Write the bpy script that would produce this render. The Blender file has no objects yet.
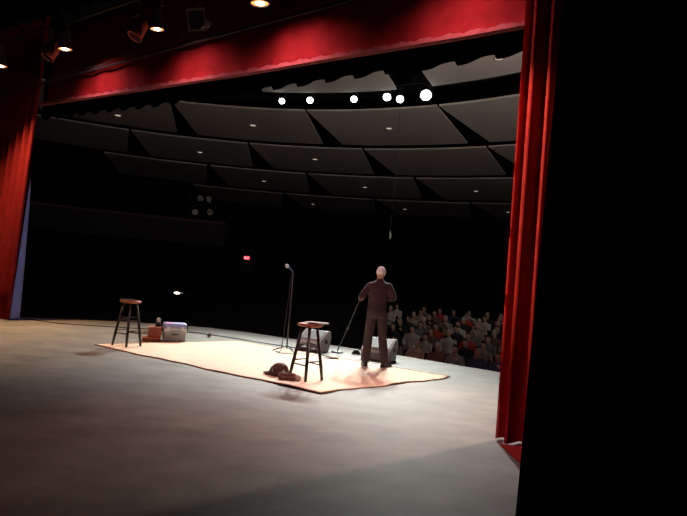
import bpy, bmesh, math, random
from mathutils import Vector, Matrix, Euler
random.seed(7)
R = math.radians
scn = bpy.context.scene
col = scn.collection

# ------------------------------------------------------------------ camera
cam_data = bpy.data.cameras.new('camera')
cam_data.sensor_fit = 'HORIZONTAL'
cam_data.sensor_width = 36.0
cam_data.lens = 36.0 * 560.0 / 687.0
cam_data.clip_start = 0.05
cam_data.clip_end = 300
cam = bpy.data.objects.new('camera', cam_data)
col.objects.link(cam)
cam.matrix_world = (Matrix.Translation((0, 0, 1.45)) @ Matrix.Rotation(math.pi / 2 + R(2.45), 4, 'X')
                    @ Matrix.Rotation(R(4.75), 4, 'Z'))
scn.camera = cam

# ------------------------------------------------------------------ world, exposure
world = bpy.data.worlds.new('dark_house')
world.use_nodes = True
world.node_tree.nodes['Background'].inputs[0].default_value = (0.30, 0.32, 0.40, 1)
world.node_tree.nodes['Background'].inputs[1].default_value = 0.0015
scn.world = world
scn.view_settings.view_transform = 'Standard'
scn.view_settings.look = 'None'
scn.view_settings.exposure = 0.0
scn.view_settings.gamma = 1.0
scn.view_settings.use_curve_mapping = False

# light levels (watts), used by the lamp builders further down
KEY_W = [4200, 5300, 5600, 3300, 3300, 5600]
KEY_COL = (0.96, 1.0, 0.93)
SIDE_W, SIDE_COL = 8500, (1.0, 0.60, 0.50)
BLUE_W, BLUE_COL = 2600, (0.18, 0.35, 1.0)
ELEC_W, ELEC_COL, END_COL = 212, (1.0, 0.48, 0.52), (1.0, 0.60, 0.28)
UP_W, UP_COL = 1300, (1.0, 0.90, 0.82)

# stage axes: u runs along the proscenium line to stage left, v towards the house
U = Vector((0.812, -0.584, 0)); N = Vector((0.584, 0.812, 0)); C0 = Vector((-2.575, 8.935, 0))
STAGE_ANG = math.atan2(U.y, U.x)
def S(u, v, z=0.0):
    p = C0 + U * u + N * v
    return Vector((p.x, p.y, z))
def polar(r, deg, z=0.0):                  # the house fans out round a point upstage
    a = R(deg)
    return S(r * math.sin(a), r * math.cos(a) - 4.0, z)

# ------------------------------------------------------------------ materials
def mat(name, base, rough=0.6, metal=0.0, spec=0.5, var=0.0, scale=8.0, dark=None, bump=0.0, bscale=60.0, sheen=0.0):
    m = bpy.data.materials.new(name); m.use_nodes = True
    nt = m.node_tree; b = nt.nodes['Principled BSDF']
    b.inputs['Base Color'].default_value = (*base, 1)
    b.inputs['Roughness'].default_value = rough
    b.inputs['Metallic'].default_value = metal
    b.inputs['Specular IOR Level'].default_value = spec
    if sheen: b.inputs['Sheen Weight'].default_value = sheen
    tc = nt.nodes.new('ShaderNodeTexCoord')
    if var or dark:
        n = nt.nodes.new('ShaderNodeTexNoise'); n.inputs['Scale'].default_value = scale
        n.inputs['Detail'].default_value = 6; n.inputs['Roughness'].default_value = 0.65
        nt.links.new(tc.outputs['Object'], n.inputs['Vector'])
        r = nt.nodes.new('ShaderNodeValToRGB')
        lo = dark if dark else tuple(c * (1 - var) for c in base)
        hi = tuple(min(1, c * (1 + var)) for c in base)
        r.color_ramp.elements[0].position = 0.32; r.color_ramp.elements[0].color = (*lo, 1)
        r.color_ramp.elements[1].position = 0.68; r.color_ramp.elements[1].color = (*hi, 1)
        nt.links.new(n.outputs['Fac'], r.inputs['Fac'])
        nt.links.new(r.outputs['Color'], b.inputs['Base Color'])
    if bump:
        n2 = nt.nodes.new('ShaderNodeTexNoise'); n2.inputs['Scale'].default_value = bscale
        bp = nt.nodes.new('ShaderNodeBump'); bp.inputs['Strength'].default_value = bump
        nt.links.new(tc.outputs['Object'], n2.inputs['Vector'])
        nt.links.new(n2.outputs['Fac'], bp.inputs['Height'])
        nt.links.new(bp.outputs['Normal'], b.inputs['Normal'])
    return m
def glow(name, color, strength, rim=None):
    m = bpy.data.materials.new(name); m.use_nodes = True
    nt = m.node_tree; nt.nodes.remove(nt.nodes['Principled BSDF'])
    e = nt.nodes.new('ShaderNodeEmission')
    e.inputs[0].default_value = (*color, 1); e.inputs[1].default_value = strength
    nt.links.new(e.outputs[0], nt.nodes['Material Output'].inputs[0])
    return m

def floor_material():
    m = bpy.data.materials.new('painted_stage_floor'); m.use_nodes = True
    nt = m.node_tree; b = nt.nodes['Principled BSDF']; L = nt.links.new
    tc = nt.nodes.new('ShaderNodeTexCoord')
    def noise(scale, detail, stretch=(1, 1, 1), rot=0):
        mp = nt.nodes.new('ShaderNodeMapping'); mp.inputs['Scale'].default_value = stretch
        mp.inputs['Rotation'].default_value = (0, 0, rot)
        n = nt.nodes.new('ShaderNodeTexNoise'); n.inputs['Scale'].default_value = scale
        n.inputs['Detail'].default_value = detail; n.inputs['Roughness'].default_value = 0.6
        L(tc.outputs['Object'], mp.inputs['Vector']); L(mp.outputs['Vector'], n.inputs['Vector'])
        return n
    a = noise(0.7, 5); s = noise(2.2, 9, (0.8, 1.3, 1), 0.6); f = noise(6, 9)
    r1 = nt.nodes.new('ShaderNodeValToRGB')
    r1.color_ramp.elements[0].position = .3; r1.color_ramp.elements[0].color = (.155, .155, .138, 1)
    r1.color_ramp.elements[1].position = .7; r1.color_ramp.elements[1].color = (.225, .213, .198, 1)
    L(a.outputs['Fac'], r1.inputs['Fac'])
    r2 = nt.nodes.new('ShaderNodeValToRGB')
    r2.color_ramp.elements[0].position = .35; r2.color_ramp.elements[0].color = (.76, .76, .76, 1)
    r2.color_ramp.elements[1].position = .72; r2.color_ramp.elements[1].color = (1.2, 1.2, 1.2, 1)
    L(s.outputs['Fac'], r2.inputs['Fac'])
    mx = nt.nodes.new('ShaderNodeMixRGB'); mx.blend_type = 'MULTIPLY'; mx.inputs['Fac'].default_value = 1
    L(r1.outputs['Color'], mx.inputs['Color1']); L(r2.outputs['Color'], mx.inputs['Color2'])
    r3 = nt.nodes.new('ShaderNodeValToRGB')                                  # pale scuffs
    r3.color_ramp.elements[0].position = .62; r3.color_ramp.elements[0].color = (0, 0, 0, 1)
    r3.color_ramp.elements[1].position = .8; r3.color_ramp.elements[1].color = (.6, .6, .6, 1)
    L(f.outputs['Fac'], r3.inputs['Fac'])
    mx2 = nt.nodes.new('ShaderNodeMixRGB'); L(r3.outputs['Color'], mx2.inputs['Fac'])
    L(mx.outputs['Color'], mx2.inputs['Color1']); mx2.inputs['Color2'].default_value = (.34, .34, .33, 1)
    L(mx2.outputs['Color'], b.inputs['Base Color'])
    b.inputs['Roughness'].default_value = .62; b.inputs['Specular IOR Level'].default_value = .3
    return m

M = dict(
    floor=floor_material(),
    fascia=mat('black_stage_front', (.012, .012, .013), .8, var=.3),
    house=mat('dark_house_wall', (.045, .036, .036), .9, var=.25, scale=2),
    carpet=mat('dark_house_carpet', (.020, .014, .016), .95, var=.4, scale=20),
    red=mat('red_velvet', (.28, .016, .018), .85, var=.16, scale=5, spec=.12),
    redhem=mat('red_velvet_hem', (.20, .045, .048), .85, var=.2, scale=9, spec=.2),
    blackcloth=mat('black_table_cloth', (.002, .002, .0024), 1.0, var=.2, spec=0.0),
    redpaint=mat('red_lamp_paint', (.55, .10, .06), .5, var=.1),  # red light from neighbouring lamps, put into the barrel colour
    black=mat('black_drape', (.006, .006, .0075), .95, var=.3, scale=4, spec=.1),
    metal=mat('black_metal', (.016, .016, .017), .5, var=.25, scale=20),
    chrome=mat('dull_chrome', (.55, .55, .56), .32, 1.0, var=.15),
    panel=mat('grey_brown_acoustic_panel', (.60, .53, .49), .9, var=.06, scale=1.5),
    plenum=mat('black_ceiling', (.004, .004, .004), .95, var=.2),
    rug=mat('tan_rug', (.75, .59, .44), .95, var=.08, scale=3, bump=.25, bscale=40),
    rugedge=mat('brown_rug_binding', (.58, .40, .27), .95, var=.15),
    wood=mat('reddish_wood', (.42, .12, .05), .45, dark=(.28, .06, .028), scale=7),
    blackwood=mat('black_stool_paint', (.022, .018, .017), .42, var=.3),
    paper=mat('white_paper', (.80, .79, .76), .8, var=.04),
    greycloth=mat('pale_grey_cloth', (.46, .44, .42), .9, var=.15, scale=14),
    cabinet=mat('grey_speaker_paint', (.36, .35, .35), .6, var=.12, scale=10),
    grille=mat('grey_metal_grille', (.15, .15, .155), .45, .4, var=.2, scale=120),
    port=mat('black_port', (.008, .008, .008), .7, var=.2),
    silver=mat('brushed_aluminium', (.30, .315, .34), .45, .5, var=.18, scale=16),
    bluelid=mat('blue_grey_lid', (.26, .29, .52), .5, .2, var=.12, scale=10),  # blue light falling on the lid is put into its colour
    magenta=mat('magenta_tape', (.75, .10, .55), .6, var=.1),  # magenta light on the case lid, painted as a patch
    brownbox=mat('brown_box', (.36, .105, .040), .7, dark=(.24, .06, .022), scale=6),
    brownbag=mat('brown_leather', (.12, .048, .028), .7, dark=(.07, .028, .017), scale=9, bump=.4, bscale=30),
    browncloth=mat('mottled_brown_cloth', (.20, .10, .065), .9, dark=(.06, .028, .02), scale=22, bump=.4, bscale=40),
    palecloth=mat('pale_cloth', (.55, .45, .38), .9, var=.25, scale=20),
    skin=mat('skin', (.56, .33, .24), .55, var=.06, scale=12),
    hair=mat('white_hair', (.82, .79, .74), .8, var=.12, scale=40),
    shirt=mat('dark_maroon_shirt', (.036, .013, .016), .85, var=.22, scale=14, sheen=.05),
    trousers=mat('dark_brown_trousers', (.032, .016, .0145), .8, var=.25, scale=12),
    leather=mat('black_leather', (.015, .012, .011), .4, var=.2),
    eye=mat('dark_eye', (.03, .02, .02), .2, var=.1),
    cable=mat('black_rubber_cable', (.012, .012, .012), .6, var=.2),
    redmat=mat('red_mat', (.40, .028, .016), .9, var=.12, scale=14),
    ledge=mat('dull_red_brown_ledge', (.16, .075, .065), .7, var=.15),
    seatcloth=mat('dark_seat_cloth', (.050, .022, .024), .9, var=.25),
    lens_white=glow('lit_white_lens', (.93, 1.0, .98), 14),
    lens_warm=glow('lit_warm_lens', (1.0, .30, .08), 2.5),
    lens_core=glow('lit_warm_bulb', (1.0, .86, .62), 12),
    lens_red=glow('lit_red_rim', (1.0, .10, .03), 1.4),
    down=glow('lit_downlight', (1.0, .84, .66), .5),
    exit=glow('lit_exit_sign', (1.0, .04, .07), 1.5),
    exit_letter=glow('lit_exit_letters', (1.0, .62, .66), 1.6),
    glassgel=mat('dark_lens', (.02, .02, .025), .15, var=.1),
    fixture=mat('grey_black_lamp_paint', (.06, .055, .055), .5, var=.2),
    barrel=mat('dull_metal_lamp_barrel', (.34, .30, .28), .5, .3, var=.1),
)

# ------------------------------------------------------------------ mesh helpers
def new_bm(): return bmesh.new()
def tag(o, label=None, cat=None, group=None, kind=None):
    if label: o['label'] = label
    if cat: o['category'] = cat
    if group: o['group'] = group
    if kind: o['kind'] = kind
    return o
def obj(name, bm, m, parent=None, loc=None, smooth=False, bevel=0.0):
    me = bpy.data.meshes.new(name)
    bmesh.ops.recalc_face_normals(bm, faces=bm.faces)
    bm.to_mesh(me); bm.free()
    for mm in (m if isinstance(m, (list, tuple)) else [m]): me.materials.append(mm)
    if smooth:
        for p in me.polygons: p.use_smooth = True
    o = bpy.data.objects.new(name, me); col.objects.link(o)
    if parent: o.parent = parent
    if loc is not None: o.location = loc
    if bevel:
        md = o.modifiers.new('bevel', 'BEVEL'); md.width = bevel; md.segments = 2; md.limit_method = 'ANGLE'
    return o
def thing(name, loc, rz, label, cat, group=None):
    o = bpy.data.objects.new(name, None); col.objects.link(o)
    o.empty_display_size = .1
    o.location = loc; o.rotation_euler = (0, 0, rz)
    return tag(o, label, cat, group)
def structure(name, bm, m, smooth=False):
    o = obj(name, bm, m, smooth=smooth); o['kind'] = 'structure'; return o
def box(bm, c, s, rot=None, mi=0):
    mt = Matrix.Translation(c)
    if rot is not None: mt = mt @ (rot if isinstance(rot, Matrix) else Euler(rot).to_matrix().to_4x4())
    r = bmesh.ops.create_cube(bm, size=1, matrix=mt @ Matrix.Diagonal((*s, 1)))
    for f in {f for v in r['verts'] for f in v.link_faces}: f.material_index = mi
def tube(bm, pts, rad, seg=8, cap=True):
    """round tube along points, a radius for all or one per point"""
    pts = [Vector(p) for p in pts]; n = len(pts)
    rads = rad if isinstance(rad, (list, tuple)) else [rad] * n
    rings = []; prev = None
    for i, p in enumerate(pts):
        d = (pts[min(i + 1, n - 1)] - pts[max(i - 1, 0)]).normalized()
        if prev is None:
            a = Vector((0, 0, 1)) if abs(d.z) < .9 else Vector((1, 0, 0))
            x = d.cross(a).normalized()
        else:
            x = (prev - d * prev.dot(d)).normalized()
        prev = x; y = d.cross(x)
        rings.append([bm.verts.new(p + (x * math.cos(2 * math.pi * k / seg) + y * math.sin(2 * math.pi * k / seg)) * rads[i])
                      for k in range(seg)])
    for a, b in zip(rings, rings[1:]):
        for k in range(seg): bm.faces.new((a[k], a[(k + 1) % seg], b[(k + 1) % seg], b[k]))
    if cap:
        bm.faces.new(rings[0][::-1]); bm.faces.new(rings[-1])
def loft(bm, rings, seg=20, power=2.0, mi=0):
    """elliptic rings (cx, cy, z, rx, ry) from bottom to top"""
    vs = []
    for cx, cy, z, rx, ry in rings:
        ring = []
        for k in range(seg):
            a = 2 * math.pi * k / seg; c, s = math.cos(a), math.sin(a); e = 2 / power
            ring.append(bm.verts.new((cx + rx * math.copysign(abs(c) ** e, c), cy + ry * math.copysign(abs(s) ** e, s), z)))
        vs.append(ring)
    for a, b in zip(vs, vs[1:]):
        for k in range(seg):
            f = bm.faces.new((a[k], a[(k + 1) % seg], b[(k + 1) % seg], b[k])); f.material_index = mi
    bm.faces.new(vs[0][::-1]).material_index = mi; bm.faces.new(vs[-1]).material_index = mi
def lathe(bm, prof, seg=24, mt=None):
    """(radius, z) profile turned about z, then moved by mt"""
    mt = mt or Matrix.Identity(4); vs = []
    for r, z in prof:
        vs.append([bm.verts.new(mt @ Vector((r * math.cos(2 * math.pi * k / seg), r * math.sin(2 * math.pi * k / seg), z)))
                   for k in range(seg)])
    for a, b in zip(vs, vs[1:]):
        for k in range(seg): bm.faces.new((a[k], a[(k + 1) % seg], b[(k + 1) % seg], b[k]))
    closed = prof[0] == prof[-1]
    if prof[0][0] > 1e-4 and not closed: bm.faces.new(vs[0][::-1])
    if not closed and prof[-1][0] > 1e-4: bm.faces.new(vs[-1])
    bmesh.ops.remove_doubles(bm, verts=[v for ring in vs for v in ring], dist=1e-6)
def ball(bm, c, r, seg=16):
    mt = Matrix.Translation(c) @ Matrix.Diagonal((*(r if isinstance(r, (tuple, list)) else (r, r, r)), 1))
    bmesh.ops.create_uvsphere(bm, u_segments=seg, v_segments=max(6, seg // 2), radius=1, matrix=mt)
def prism(bm, poly, z0, z1):
    """polygon of Vectors (x, y) pushed from z0 to z1"""
    lo = [bm.verts.new((p[0], p[1], z0)) for p in poly]; hi = [bm.verts.new((p[0], p[1], z1)) for p in poly]
    n = len(poly)
    bm.faces.new(lo[::-1]); bm.faces.new(hi)
    for k in range(n): bm.faces.new((lo[k], lo[(k + 1) % n], hi[(k + 1) % n], hi[k]))
def fuse(bm, name, voxel, smooth=4, m=None, parent=None, loc=None):
    """melt overlapping shapes into one continuous smooth surface"""
    o = obj(name + '_raw', bm, m)
    md = o.modifiers.new('r', 'REMESH'); md.mode = 'VOXEL'; md.voxel_size = voxel
    sm = o.modifiers.new('s', 'SMOOTH'); sm.factor = .5; sm.iterations = smooth
    dg = bpy.context.evaluated_depsgraph_get()
    me = bpy.data.meshes.new_from_object(o.evaluated_get(dg))
    bpy.data.objects.remove(o)
    me.name = name
    me.materials.clear()
    for mm in (m if isinstance(m, (list, tuple)) else [m]): me.materials.append(mm)
    for p in me.polygons: p.use_smooth = True
    r = bpy.data.objects.new(name, me); col.objects.link(r)
    if parent: r.parent = parent
    if loc is not None: r.location = loc
    return r
def aim(d):
    """rotation that turns local -z to look along d"""
    return Vector(d).normalized().to_track_quat('-Z', 'Y').to_matrix().to_4x4()
def spot(parent, loc, target, watts, color, size, blend, radius=.1):
    ld = bpy.data.lights.new('lamp_light', 'SPOT'); ld.energy = watts; ld.color = color
    ld.spot_size = R(size); ld.spot_blend = blend; ld.shadow_soft_size = radius
    lo = bpy.data.objects.new('lamp_light', ld); col.objects.link(lo)
    d = Vector(target) - Vector(loc)
    base = parent.location if parent else Vector((0, 0, 0))
    lo.matrix_basis = Matrix.Translation(Vector(loc) - base) @ aim(d)
    if parent: lo.parent = parent
    return lo

# ------------------------------------------------------------------ stage floor and house shell
apron = [(-6.9, 0), (-6.55, .5), (-6.2, 1.1), (-5.85, 1.75), (-5.3, 2.65), (-4.6, 3.5), (-3.7, 4.1), (-2.7, 4.4), (-1.5, 4.53),
         (-.3, 4.60), (1.4, 4.72), (2.6, 4.70), (3.62, 4.70), (4.4, 4.45), (5.2, 3.7), (5.9, 2.4), (6.4, 1.1), (6.9, 0)]
outline = [S(-15, -9), S(-15, 0)] + [S(u, v) for u, v in apron] + [S(15, 0), S(15, -9)]
bm = new_bm(); prism(bm, outline[::-1], -1.25, 0)
for f in bm.faces:
    f.normal_update(); f.material_index = 0 if f.normal.z > .9 else 1
bm.normal_update()
for f in bm.faces: f.material_index = 0 if abs(f.normal.z) > .9 and f.calc_center_median().z > -.1 else 1
structure('floor', bm, [M['floor'], M['fascia']])

bm = new_bm(); tube(bm, [S(u * 1.0, v + .0, -.02) for u, v in apron], .022, 6)
structure('trim_1', bm, mat('worn_metal_edge', (.10, .10, .10), .5, var=.3))

def house_z(r): return -1.2 + .085 * max(0, r - 10)
bm = new_bm(); rows_ = []
for r in [4.2, 7, 10, 16, 24, 33, 42]:
    rows_.append([bm.verts.new(polar(r, a, house_z(r))) for a in range(-72, 73, 6)])
for a, b in zip(rows_, rows_[1:]):
    for k in range(len(a) - 1): bm.faces.new((a[k], a[k + 1], b[k + 1], b[k]))
structure('floor_house', bm, M['carpet'])

def wall(name, pts, z0, z1, th=.2):
    bm = new_bm()
    vs = [(bm.verts.new((p.x, p.y, z0)), bm.verts.new((p.x, p.y, z1))) for p in pts]
    for a, b in zip(vs, vs[1:]): bm.faces.new((a[0], b[0], b[1], a[1]))
    bmesh.ops.solidify(bm, geom=bm.faces[:], thickness=th)
    return structure(name, bm, M['house'])
wall('wall_left', [polar(9.5, -66), polar(41.5, -66)], -1.4, 9.2)
wall('wall_right', [polar(9.5, 66), polar(41.5, 66)], -1.4, 9.2)
wall('wall_back', [polar(41.5, a) for a in range(-66, 67, 6)], -1.4, 9.2)
bm = new_bm(); prism(bm, [polar(9.0, a) for a in range(-66, 67, 6)] + [polar(42, a) for a in range(66, -67, -6)], 9.2, 9.4)
structure('ceiling', bm, M['plenum'])

# ------------------------------------------------------------------ ceiling panels, fanned in rows
def angs(*jo): return list(zip(jo, jo[1:]))
PANEL_ROWS = [   # height, near radius, far radius, panels as (near left, near right, far left, far right) degrees
    (8.0, 10.6, 14.2, [(-49, -31.5, -49.5, -34), (-27.5, -7.4, -29.5, -9.8), (-2.2, 16.5, -4.7, 15)]),
    (7.6, 15.0, 19.8, None), (7.45, 20.0, 25.45, None), (7.35, 25.85, 32.6, None), (7.30, 33.6, 40.8, None)]
JOINTS = {1: [-61, -42.2, -22.8, -4.0, 14.5], 2: [-64, -49.6, -34.4, -19.05, -3.3, 12], 3: [-54, -41.6, -29.2, -15.7, -2.6, 10.5],
          4: [-45, -34, -23, -12, -1.3, 9.5]}
ROWNAME = ['first', 'second', 'third', 'fourth', 'fifth']
ORD = ['first', 'second', 'third', 'fourth', 'fifth', 'sixth', 'seventh', 'eighth', 'ninth', 'tenth', 'eleventh', 'twelfth', 'thirteenth',
       'fourteenth', 'fifteenth', 'sixteenth', 'seventeenth', 'eighteenth', 'nineteenth', 'twentieth', 'twenty-first', 'twenty-second',
       'twenty-third', 'twenty-fourth', 'twenty-fifth', 'twenty-sixth', 'twenty-seventh', 'twenty-eighth']
for ri, (z, r0, r1, ps) in enumerate(PANEL_ROWS):
    if ps is None:
        j = JOINTS[ri]
        ps = [(a - .9, b - 1.25, a + .1, b - 2.6) for a, b in zip(j, j[1:])]
    for k, (a0, a1, b0, b1) in enumerate(ps):
        poly = [polar(r0, a0 + (a1 - a0) * t / 6) for t in range(7)] + [polar(r1, b1 + (b0 - b1) * t / 6) for t in range(7)]
        c = sum(poly, Vector()) / len(poly)
        bm = new_bm(); prism(bm, [p - c for p in poly], 0, .07)
        o = obj('ceiling_panel', bm, M['panel'], loc=(c.x, c.y, z))
        place = ORD[len(ps) - 1 - k] + ' from the right' if k < len(ps) - 1 else 'rightmost'
        tag(o, 'grey-brown acoustic ceiling panel, %s in the %s row out from the stage' % (place, ROWNAME[ri]), 'ceiling panel',
            'fanned acoustic ceiling panels')

DOWN = [(1, 18.09, -51.59), (2, 22.83, -42.85), (1, 17.22, -33.3), (3, 29.24, -36.63), (2, 22.26, -27.76), (1, 17.17, -14.33),
        (3, 28.97, -24.05), (4, 37.75, -32.39), (4, 37.36, -21.45), (3, 29.3, -10.99), (4, 37.11, -9.92), (0, 12.99, 6.65)]
SIDE = {1: ['left end', 'middle', 'right'], 2: ['left', 'right'], 3: ['left', 'middle', 'right'], 4: ['left', 'middle', 'right'], 0: ['']}
cnt = {}
for row, r, a in sorted(DOWN, key=lambda t: (t[0], t[2])):
    k = cnt.get(row, 0); cnt[row] = k + 1
    z = PANEL_ROWS[row][0]
    lab = ('small round downlight set in the panel of the first ceiling row, beside the red curtain' if row == 0 else
           'small round downlight, the %s one in the %s row of ceiling panels' % (SIDE[row][k], ROWNAME[row]))
    t = thing('downlight', polar(r, a, z), 0, lab, 'ceiling light', 'ceiling downlights')
    bm = new_bm(); lathe(bm, [(.12, -.02), (.15, -.02), (.15, .005), (.12, .005), (.12, -.02)], 20)
    obj('trim_ring', bm, M['fixture'], t)
    bm = new_bm(); lathe(bm, [(.118, -.018), (.118, .0)], 20)
    obj('lens', bm, M['down'], t)

# ------------------------------------------------------------------ lighting gallery on the left, exit sign and door
bm = new_bm()
pts = [polar(26, a) for a in range(-62, -39, 2)]; out = [polar(27.4, a) for a in range(-40, -63, -2)]
prism(bm, pts + out, 2.9, 4.15)
structure('wall_gallery', bm, M['house'])
bm = new_bm(); prism(bm, [polar(25.92, a) for a in range(-62, -39, 2)] + [polar(26.2, a) for a in range(-40, -63, -2)], 4.15, 4.27)
structure('trim_2', bm, M['ledge'])
GAL = [(-43.77, 4.69, 'lower left'), (-41.96, 4.77, 'lower right'), (-43.33, 5.5, 'upper left'), (-42.23, 5.5, 'upper right')]
for a, z, w in GAL:
    p = polar(26, a, z)
    t = thing('stage_light', p, 0, 'unlit stage lantern above the dark side gallery ledge, %s of four' % w, 'stage light', 'lanterns on the side gallery')
    mt = aim(S(0, 1, 1) - p)
    bm = new_bm(); lathe(bm, [(.10, .28), (.14, .2), (.15, 0), (.17, -.22), (.17, -.25), (.13, -.25)], 16, mt); obj('body', bm, M['barrel'], t)
    bm = new_bm(); lathe(bm, [(.14, -.262), (.14, -.245)], 16, mt); obj('lens', bm, mat('pale_lens', (.5, .52, .55), .2, var=.05) if w == 'lower left' else M['glassgel'], t)
    bm = new_bm(); tube(bm, [(-.2, 0, 0), (-.2, 0, .28), (.2, 0, .28), (.2, 0, 0)], .016, 6); obj('yoke', bm, M['metal'], t)
t = thing('pipe_rack', polar(26.15, -43, 4.27), STAGE_ANG + R(43), 'dark pipe frame carrying four lanterns on the side gallery ledge', 'pipe rack')
for z in (.75, 1.55):
    bm = new_bm(); tube(bm, [(-.75, 0, z), (.75, 0, z)], .025, 8); obj('crossbar', bm, M['metal'], t)
for x in (-.75, .75):
    bm = new_bm(); tube(bm, [(x, 0, 0), (x, 0, 1.7)], .03, 8); obj('upright', bm, M['metal'], t)

p = polar(40.9, -40.05, 2.78); rz = STAGE_ANG + R(40.05)
t = thing('exit_sign', p, rz, 'small glowing red exit sign on the dark back wall', 'exit sign')
bm = new_bm(); box(bm, (0, 0, 0), (.52, .10, .34)); obj('housing', bm, M['metal'], t, bevel=.01)
bm = new_bm(); box(bm, (0, -.055, 0), (.46, .012, .28)); obj('face', bm, M['exit'], t)
bm = new_bm()
def bar(x0, z0, x1, z1, w=.022):
    a = Vector((x0, -.066, z0)); b = Vector((x1, -.066, z1)); c = (a + b) / 2; d = b - a
    box(bm, c, (d.length + w * .6, .01, w), Matrix.Rotation(-math.atan2(d.z, d.x), 4, 'Y'))
h = .075
bar(-.19, -h, -.19, h); bar(-.19, h, -.12, h); bar(-.19, 0, -.13, 0); bar(-.19, -h, -.12, -h)
bar(-.08, -h, .0, h); bar(-.08, h, .0, -h); bar(.05, -h, .05, h); bar(.14, -h, .14, h); bar(.09, h, .19, h)
obj('lettering', bm, M['exit_letter'], t)
p = polar(41.1, -40.05, house_z(41.5))
bm = new_bm()
Mz = Matrix.Translation(p) @ Matrix.Rotation(rz, 4, 'Z')
box(bm, Mz @ Vector((0, 0, 1.05)), (1.0, .06, 2.1), Matrix.Rotation(rz, 4, 'Z'))
structure('door_1', bm, mat('dark_door', (.03, .026, .026), .6, var=.2))

# ------------------------------------------------------------------ drapes
def drape(bm, path, top, bottom, folds, depth, lean=(0, 0), seed=0, rows=10, flare=1.0, thick=.012):
    """hanging cloth along a straight path: rounded pleats, a top line and a bottom line given as functions of 0..1"""
    rnd = random.Random(seed)
    a, b = Vector(path[0]), Vector(path[1]); d = (b - a); n = Vector((-d.y, d.x, 0)).normalized()
    m = folds * 12; ph = [rnd.uniform(.65, 1.25) for _ in range(folds + 2)]; of = [rnd.uniform(-.4, .4) for _ in range(folds + 2)]
    grid = []
    for i in range(m + 1):
        t = i / m; k = int(t * folds); f = t * folds
        amp = ph[k] * (1 - (f - k)) + ph[k + 1] * (f - k); o = of[k] * (1 - (f - k)) + of[k + 1] * (f - k)
        w = math.sin(2 * math.pi * f + o); w = math.copysign(abs(w) ** .8, w)
        colm = []
        for j in range(rows + 1):
            s = j / rows
            zt = top(t); zb = bottom(t); z = zt + (zb - zt) * s
            p = a + d * t + n * (w * depth * amp * (.75 + (flare - .75) * s)) + Vector((lean[0], lean[1], 0)) * (1 - s)
            colm.append(bm.verts.new((p.x, p.y, z)))
        grid.append(colm)
    for x, y in zip(grid, grid[1:]):
        for j in range(rows): bm.faces.new((x[j], y[j], y[j + 1], x[j + 1]))
    bmesh.ops.solidify(bm, geom=bm.faces[:], thickness=thick)
def lerp_list(pts):
    def f(t):
        x = pts[0][0] + (pts[-1][0] - pts[0][0]) * t
        for (x0, y0), (x1, y1) in zip(pts, pts[1:]):
            if x <= x1: return y0 + (y1 - y0) * (x - x0) / (x1 - x0)
        return pts[-1][1]
    return f

bm = new_bm(); drape(bm, (S(-5.72, .06), S(-8.2, -.05)), lambda t: 6.8, lambda t: .02, 9, .085, seed=3, lean=tuple((U * .40).xy))
tag(obj('stage_curtain', bm, M['red'], smooth=True), 'tall red velvet curtain at the far left edge of the stage opening', 'curtain', 'red leg curtains')
lining_parent = bpy.data.objects['stage_curtain']
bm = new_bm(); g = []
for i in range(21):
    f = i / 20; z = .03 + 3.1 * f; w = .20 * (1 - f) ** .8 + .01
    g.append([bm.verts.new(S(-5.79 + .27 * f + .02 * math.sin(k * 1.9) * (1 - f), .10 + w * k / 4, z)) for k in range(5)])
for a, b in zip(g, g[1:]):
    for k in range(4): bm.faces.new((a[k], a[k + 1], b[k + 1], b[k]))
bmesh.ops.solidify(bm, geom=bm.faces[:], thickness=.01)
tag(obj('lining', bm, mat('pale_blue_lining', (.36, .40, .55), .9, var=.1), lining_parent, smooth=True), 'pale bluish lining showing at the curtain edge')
bm = new_bm(); drape(bm, (S(5.345, -.17), S(7.1, -.12)), lambda t: 6.8, lambda t: .015, 10, .105, seed=5)
tag(obj('stage_curtain', bm, M['red'], smooth=True), 'near red velvet curtain hanging beside the black leg on the right', 'curtain', 'red leg curtains')

hem = [(-5.2, 4.70), (-2.9, 4.60), (-1.0, 4.52), (1.2, 4.43), (2.7, 4.39), (3.8, 4.35), (4.7, 4.32), (5.75, 4.31)]
hz = lerp_list(hem)
v = thing('red_valance', S(0, 0, 0), STAGE_ANG, 'wide red velvet valance across the top of the stage opening', 'valance')
bm = new_bm()
drape(bm, ((-4.95, .02, 0), (5.75, .02, 0)), lambda t: 6.3, lambda t: lerp_list([(-4.95, 4.72)] + [(x, z + .03) for x, z in hem[1:]])(t), 14, .02, seed=9, thick=.015)
obj('cloth', bm, M['red'], v, smooth=True)
bm = new_bm(); g = []
for i in range(241):
    t = i / 240; x = -5.2 + 10.95 * t; z = hz(t)
    zt = z + .05 + (.012 * math.sin(i * .9) + .01 * math.sin(i * 2.3))
    g.append([bm.verts.new((x, -.045, z)), bm.verts.new((x, -.05, zt)), bm.verts.new((x, -.02, zt + .01)), bm.verts.new((x, .045, z))])
for a, b in zip(g, g[1:]):
    for k in range(4): bm.faces.new((a[k], b[k], b[(k + 1) % 4], a[(k + 1) % 4]))
bm.faces.new(g[0]); bm.faces.new(g[-1][::-1])
obj('hem_band', bm, M['redhem'], v)

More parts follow.
